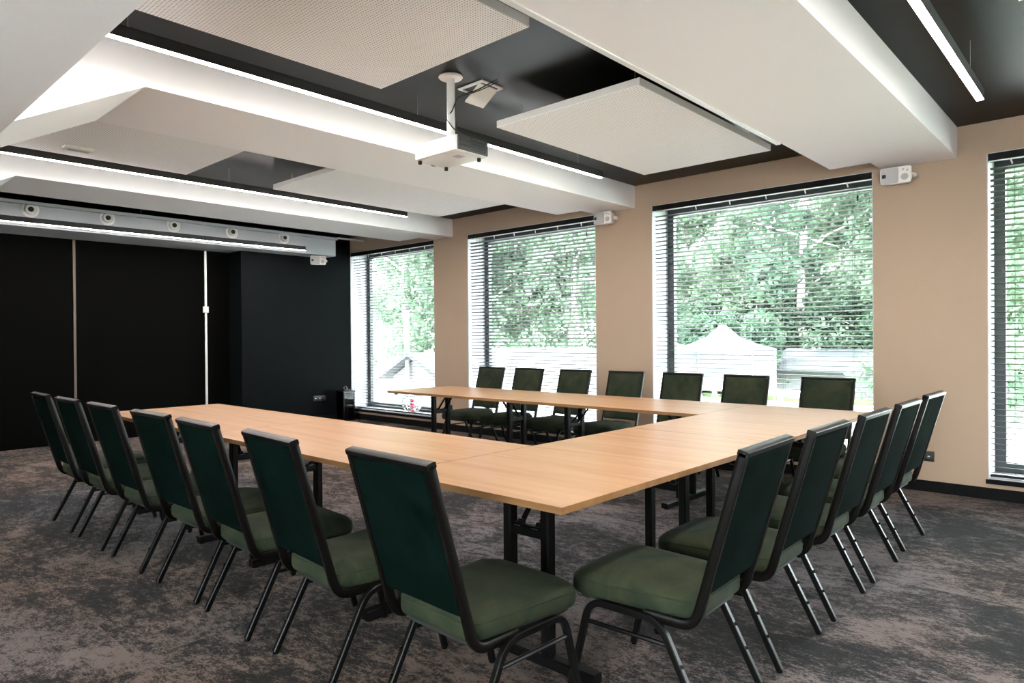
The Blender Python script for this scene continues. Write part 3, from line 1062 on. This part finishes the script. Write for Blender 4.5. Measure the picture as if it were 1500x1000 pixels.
# ------------------------------------------------------------------ candle lantern in the corner, wire ornament on the sill
t = thing('candle_lantern', 'tall black candle lantern on the floor beside the first window', 'lantern', (-9.36, 6.235, 0))
q = MB()
W = 0.105
q.box(-W, W, -W, W, 0, 0.02)
for sx in (-1, 1):
    for sy in (-1, 1):
        q.box(sx * W - 0.008 * (sx + 1), sx * W + 0.008 * (1 - sx), sy * W - 0.008 * (sy + 1), sy * W + 0.008 * (1 - sy), 0.02, 0.46)
q.box(-W - 0.008, W + 0.008, -W - 0.008, W + 0.008, 0.46, 0.48)
q.box(-0.05, 0.05, -0.05, 0.05, 0.48, 0.50)
q.build('frame', M['metal'], t)
pts = [(0.045 * cos(a), 0, 0.50 + 0.05 * sin(a)) for a in [pi * k_ / 10 for k_ in range(11)]]
MB().tube(pts, 0.005, 6).build('handle', M['chrome'], t)
g = MB()
for sy in (-1, 1):
    g.box(-W + 0.016, W - 0.016, sy * (W - 0.006) - 0.001, sy * (W - 0.006) + 0.001, 0.02, 0.46)
    g.box(sy * (W - 0.006) - 0.001, sy * (W - 0.006) + 0.001, -W + 0.016, W - 0.016, 0.02, 0.46)
g.build('glass', M['smoked'], t, 0)
tag(MB().lathe([(0.045, 0), (0.045, 0.20), (0.04, 0.205), (0.004, 0.20), (0.003, 0.215)], (-9.36, 6.235, 0.0202), 20).build('pillar_candle', M['wax']), 'cream pillar candle inside the tall black lantern', 'candle')

SB = SILL + 0.018
t = thing('wire_ornament', 'round silver wire ornament on the sill of the first window', 'ornament', (-8.20, 6.66, SB))
q = MB()
Rr = 0.16
for k in range(8):
    a = pi * k / 8
    q.tube([(Rr * cos(b) * cos(a), Rr * cos(b) * sin(a), Rr * 0.98 + Rr * sin(b)) for b in [2 * pi * j / 28 for j in range(28)]], 0.0035, 5, closed=True)
for z in (-0.6, 0, 0.6):
    r_ = Rr * sqrt(1 - z * z)
    q.tube([(r_ * cos(b), r_ * sin(b), Rr * 0.98 + Rr * z) for b in [2 * pi * j / 28 for j in range(28)]], 0.0035, 5, closed=True)
q.lathe([(0.06, 0), (0.06, 0.006), (0.01, 0.008)], (0, 0, 0), 20)
q.build('wire_ball', M['silver'], t)
for k in range(4):
    MB().lathe([(0.022, 0), (0.036, 0.012), (0.036, 0.03), (0.022, 0.042)], (0, 0, 0.008 + k * 0.05), 16).build('red_bead', M['redwax'], t)

# ------------------------------------------------------------------ outdoors
GZ = -0.6
o = MB().box(-70, 40, YW + DW + 0.02, 90, GZ - 0.3, GZ).build('ground', M['ground'])
o['kind'] = 'structure'
o = MB().box(-40, 40, -40, Y0 - 0.32, GZ - 0.3, GZ).build('ground_near', M['terrace'])
o['kind'] = 'structure'
lawn = MB().box(-2.6, 6, 7.6, 10.8, GZ, GZ + 0.05).build('lawn', M['grass'])
tag(lawn, 'strip of green lawn outside the rightmost window', 'lawn', kind='stuff')
o = MB().box(-45, 20, 19.9, 80, GZ, GZ + 0.06).build('grass_verge', M['grass'])
tag(o, 'wide green verge under the trees beyond the tents', 'grass', kind='stuff')

t = thing('garden_wall', 'low white rendered terrace wall outside the second window', 'wall', (-9.0, 11.0, GZ))
MB().box(-1.75, 1.15, 0, 0.22, 0, 1.62).build('wall_body', M['whitewall'], t)
MB().box(-1.77, 1.17, -0.03, 0.25, 1.62, 1.67).build('coping', M['whitepaint'], t)

t = thing('garden_hut', 'grey roofed garden hut with a chimney pipe outside the first window', 'hut', (-12.2, 10.1, GZ))
q = MB()
q.box(-0.95, 0.95, 0, 2.2, 0, 1.0)
q.prism_x([(0.0, 0.0)] * 0 or [(0.0, 1.0), (2.2, 1.0), (2.2, 1.001), (0.0, 1.001)], -0.95, 0.95)
q.loft([[(-0.95, y, 1.0) for y in (0.0,)] + [(0.95, 0.0, 1.0), (0, 0.0, 1.5)], [(-0.95, 2.2, 1.0), (0.95, 2.2, 1.0), (0, 2.2, 1.5)]])
q.build('walls', M['hutwood'], t, 0)
q = MB()
for s in (-1, 1):
    q.loft([[(0, y, 1.53), (s * 1.2, y, 0.93), (s * 1.2, y, 0.98), (0, y, 1.58)] for y in (-0.3, 2.5)])
q.build('roof', M['roofgrey'], t, 0)
q = MB()
for s in (-1, 1):
    q.loft([[(0, y, 1.50), (s * 1.2, y, 0.90), (s * 1.2, y, 0.99), (0, y, 1.59)] for y in (-0.33, -0.30)])
q.build('bargeboard', M['darkeave'], t, 0)
q = MB().cyl((-0.28, -0.1, 0.9), (-0.28, -0.1, 2.55), 0.055, 16)
cp = q.build('chimney_pipe', M['steel'], t)
MB().lathe([(0.05, 2.55), (0.062, 2.56), (0.062, 2.66), (0.04, 2.70), (0.01, 2.705)], (-0.28, -0.1, 0), 16).build('cowl', M['darkeave'], cp)


def tent(x, y, half, eave, peak, label):
    t = thing('party_tent', label, 'tent', (x, y, GZ), radians(8), 'white peaked tents')
    e, p_ = eave - GZ, peak - GZ
    q = MB()
    rings = []
    for f, hz in ((1.0, 0), (0.62, 0.22), (0.3, 0.52), (0.04, 1.0)):
        rings.append([(sx * half * f, sy * half * f, e + (p_ - e) * hz) for sx, sy in ((-1, -1), (1, -1), (1, 1), (-1, 1))])
    q.loft([[(a, b, c - 0.02) for a, b, c in rings[0]]] + rings)
    q.build('canopy', M['canvas'], t, 20)
    MB().box(-half, half, half - 0.02, half, 0.3, e - 0.021).box(-half, -half + 0.02, -half, half - 0.02, 0.3, e - 0.021).build('side_sheet', M['canvas'], t)
    for sx in (-1, 1):
        for sy in (-1, 1):
            MB().cyl((sx * (half - 0.05), sy * (half - 0.05), 0), (sx * (half - 0.05), sy * (half - 0.05), e - 0.021), 0.025, 8).build('post', M['whitepaint'], t)


tent(-8.5, 18.0, 1.15, 0.93, 1.62, 'white peaked party tent seen through the widest-looking window')
tent(-11.2, 18.6, 1.15, 0.93, 1.50, 'white peaked party tent behind the left edge of the widest-looking window')

t = thing('garden_shed', 'long low grey shed roof beyond the garden tables', 'shed', (-6.4, 21.0, GZ))
MB().box(-2.2, 2.4, 0, 2.2, 0, 0.85).build('walls', M['hutwood'], t)
MB().loft([[(-2.4, -0.4, 0.85), (2.6, -0.4, 0.80), (2.6, -0.4, 0.88), (-2.4, -0.4, 0.93)], [(-2.4, 2.6, 1.40), (2.6, 2.6, 1.35), (2.6, 2.6, 1.43), (-2.4, 2.6, 1.48)]]).build('roof', M['roofgrey'], t, 0)


def garden_table(x, y, label):
    t = thing('trestle_table', label, 'table', (x, y, GZ), radians(random.uniform(-8, 8)), 'white trestle tables on the terrace')
    MB().rbox(-0.85, 0.85, -0.4, 0.4, 0.82, 0.87, 0.01).build('top', M['whitepaint'], t)
    for sx in (-1, 1):
        q = MB()
        for sy in (-1, 1):
            q.cyl((sx * 0.45 - 0.22, sy * 0.3, 0), (sx * 0.45, sy * 0.3, 0.82), 0.022, 8)
            q.cyl((sx * 0.45 + 0.22, sy * 0.3, 0), (sx * 0.45, sy * 0.3, 0.82), 0.022, 8)
        q.build('trestle', M['whitepaint'], t)


garden_table(-6.05, 13.0, 'white trestle table outside, the left of the two')
garden_table(-4.55, 12.6, 'white trestle table outside, the right of the two')
t = thing('wooden_crate', 'brown wooden crate on the right trestle table', 'crate', (-4.2, 12.6, GZ + 0.87))
MB().box(-0.16, 0.16, -0.12, 0.12, 0, 0.02).build('base', M['brownwood'], t)
q = MB()
for z in (0.02, 0.10):
    q.box(-0.16, 0.16, -0.12, -0.105, z, z + 0.065).box(-0.16, 0.16, 0.105, 0.12, z, z + 0.065)
    q.box(-0.16, -0.145, -0.105, 0.105, z, z + 0.065).box(0.145, 0.16, -0.105, 0.105, z, z + 0.065)
q.build('slats', M['brownwood'], t)


def make_tree(name, seed, h, crown_r, crown_z0, nleaf, leafm, trunk_r, lsize):
    rnd = random.Random(seed)
    root = thing(name, 'x', 'tree')
    q = MB()
    pts = [(0.15 * sin(k * 1.3 + seed), 0.12 * cos(k * 1.7 + seed), h * 0.92 * k / 7) for k in range(8)]
    pts[0] = (0, 0, 0)
    q.tube(pts, trunk_r, 9, r2=trunk_r * 0.3)
    for k in range(9):
        z = crown_z0 + (h * 0.9 - crown_z0) * k / 9
        a = k * 2.4 + seed
        L_ = crown_r * (0.8 - 0.05 * k)
        q.tube([(0.1 * cos(a), 0.1 * sin(a), z), (L_ * 0.5 * cos(a), L_ * 0.5 * sin(a), z + 0.5), (L_ * cos(a), L_ * sin(a), z + 0.8)], trunk_r * 0.35, 6, r2=trunk_r * 0.08)
    q.build('trunk', M['bark'], root)
    blobs = []
    for k in range(34):
        f = rnd.random()
        z = crown_z0 + (h - crown_z0) * f
        rr = crown_r * (1.0 - 0.65 * f) * sqrt(rnd.random())
        a = rnd.random() * 2 * pi
        blobs.append((rr * cos(a), rr * sin(a), z, rnd.uniform(0.45, 0.95) * crown_r * 0.42))
    vs, fs = [], []
    for k in range(nleaf):
        bx, by, bz, br = blobs[k % len(blobs)]
        d = Vector((rnd.gauss(0, 1), rnd.gauss(0, 1), rnd.gauss(0, 0.75)))
        d = d.normalized() * br * rnd.uniform(0.55, 1.05)
        c = Vector((bx, by, bz)) + d
        n1 = Vector((rnd.gauss(0, 1), rnd.gauss(0, 1), rnd.gauss(0, 1))).normalized()
        n2 = n1.cross(Vector((rnd.gauss(0, 1), rnd.gauss(0, 1), rnd.gauss(0, 1)))).normalized()
        s_ = lsize * rnd.uniform(0.6, 1.3)
        o_ = len(vs)
        vs += [c - n1 * s_, c + n2 * s_ * 0.5, c + n1 * s_, c - n2 * s_ * 0.5]
        fs.append((o_, o_ + 1, o_ + 2, o_ + 3))
    q = MB()
    q.add(vs, fs)
    q.build('foliage', leafm, root, 0)
    return root


protos = [make_tree('broadleaf_tree', 3, 9.0, 2.6, 1.4, 9000, M['leafa'], 0.13, 0.12),
          make_tree('slender_tree', 11, 11.0, 2.2, 3.2, 7500, M['leafb'], 0.16, 0.12),
          make_tree('young_tree', 5, 6.0, 2.0, 0.5, 7500, M['leafa'], 0.09, 0.10)]
TL = {
    1: 'leafy tree rising behind the garden hut in the first window',
    2: 'slim leafy tree above the white terrace wall in the second window',
    3: 'leafy tree behind the tents in the widest-looking window',
    4: 'leafy tree beyond the lawn in the rightmost window',
}
SP = [  # x, y, kind, window
    (-19.8, 15.8, 0, 1), (-22.5, 17.5, 0, 1), (-21.5, 20.5, 1, 1), (-25.8, 21.0, 0, 1), (-27.5, 24.0, 1, 1), (-17.6, 16.5, 2, 1),
    (-16.6, 18.5, 1, 2), (-18.4, 21.0, 1, 2), (-16.4, 21.5, 0, 2), (-14.2, 18.8, 1, 2), (-20.8, 23.5, 0, 2), (-17.5, 26.0, 0, 2), (-22.0, 27.0, 1, 2), (-15.8, 15.8, 2, 2), (-13.0, 17.0, 2, 2),
    (-14.4, 27.0, 0, 3), (-11.0, 25.0, 2, 3), (-8.6, 24.6, 1, 3), (-7.6, 26.5, 0, 3), (-12.2, 30.0, 1, 3), (-4.6, 24.0, 0, 3), (-6.4, 24.9, 2, 3), (-9.5, 31.0, 0, 3),
    (-41.0, 33.0, 0, 1), (-46.0, 38.0, 0, 1), (-37.0, 34.0, 0, 1), (-33.5, 35.0, 0, 2), (-29.5, 36.0, 0, 2), (-26.0, 36.5, 0, 2),
    (-21.0, 39.0, 0, 3), (-17.5, 38.0, 0, 3), (-14.0, 39.5, 0, 3), (-10.5, 38.5, 0, 3), (-8.0, 36.0, 0, 3), (-18.0, 33.0, 2, 3), (-13.6, 34.0, 2, 3),
    (-2.8, 19.0, 2, 4), (-1.2, 22.0, 0, 4), (-3.6, 26.0, 1, 4), (-4.6, 30.0, 0, 4),
]
SHR = [(-13.4, 20.6), (-11.9, 21.0), (-10.2, 20.8), (-8.9, 21.2), (-3.4, 21.5), (-2.0, 21.3), (-15.6, 24.6), (-14.0, 25.2), (-12.3, 24.8), (-10.6, 25.4), (-8.9, 25.0), (-7.2, 25.3), (-5.6, 25.0), (-4.0, 25.5)]
for k, (x, y) in enumerate(SHR):
    if k == 0:
        o = shrub = make_tree('garden_shrub', 21, 2.6, 1.25, 0.15, 5200, M['leafb'], 0.05, 0.09)
    else:
        o = copy_tree(shrub)
    o.location = (x, y, GZ)
    o.rotation_euler = (0, 0, k * 1.9)
    if k > 5:
        o.scale = (1.35, 1.35, 1.25)
    tag(o, 'tall leafy shrub on the verge far behind the tents' if k > 5 else 'low leafy shrub on the verge close behind the white tents', 'shrub', 'far shrubs behind the tents' if k > 5 else 'shrubs close behind the tents')
used = set()
for x, y, kd, wn in SP:
    o = copy_tree(protos[kd]) if kd in used else protos[kd]
    used.add(kd)
    o.location = (x, y, GZ)
    s_ = random.uniform(0.9, 1.12)
    o.scale = (s_, s_, s_ * random.uniform(0.95, 1.1))
    o.rotation_euler = (0, 0, random.uniform(0, 6.28))
    tag(o, TL[wn], 'tree', 'trees outside the window %s' % ['', 'next to the black wall', 'second from the black wall', 'right of centre', 'at the right edge'][wn])
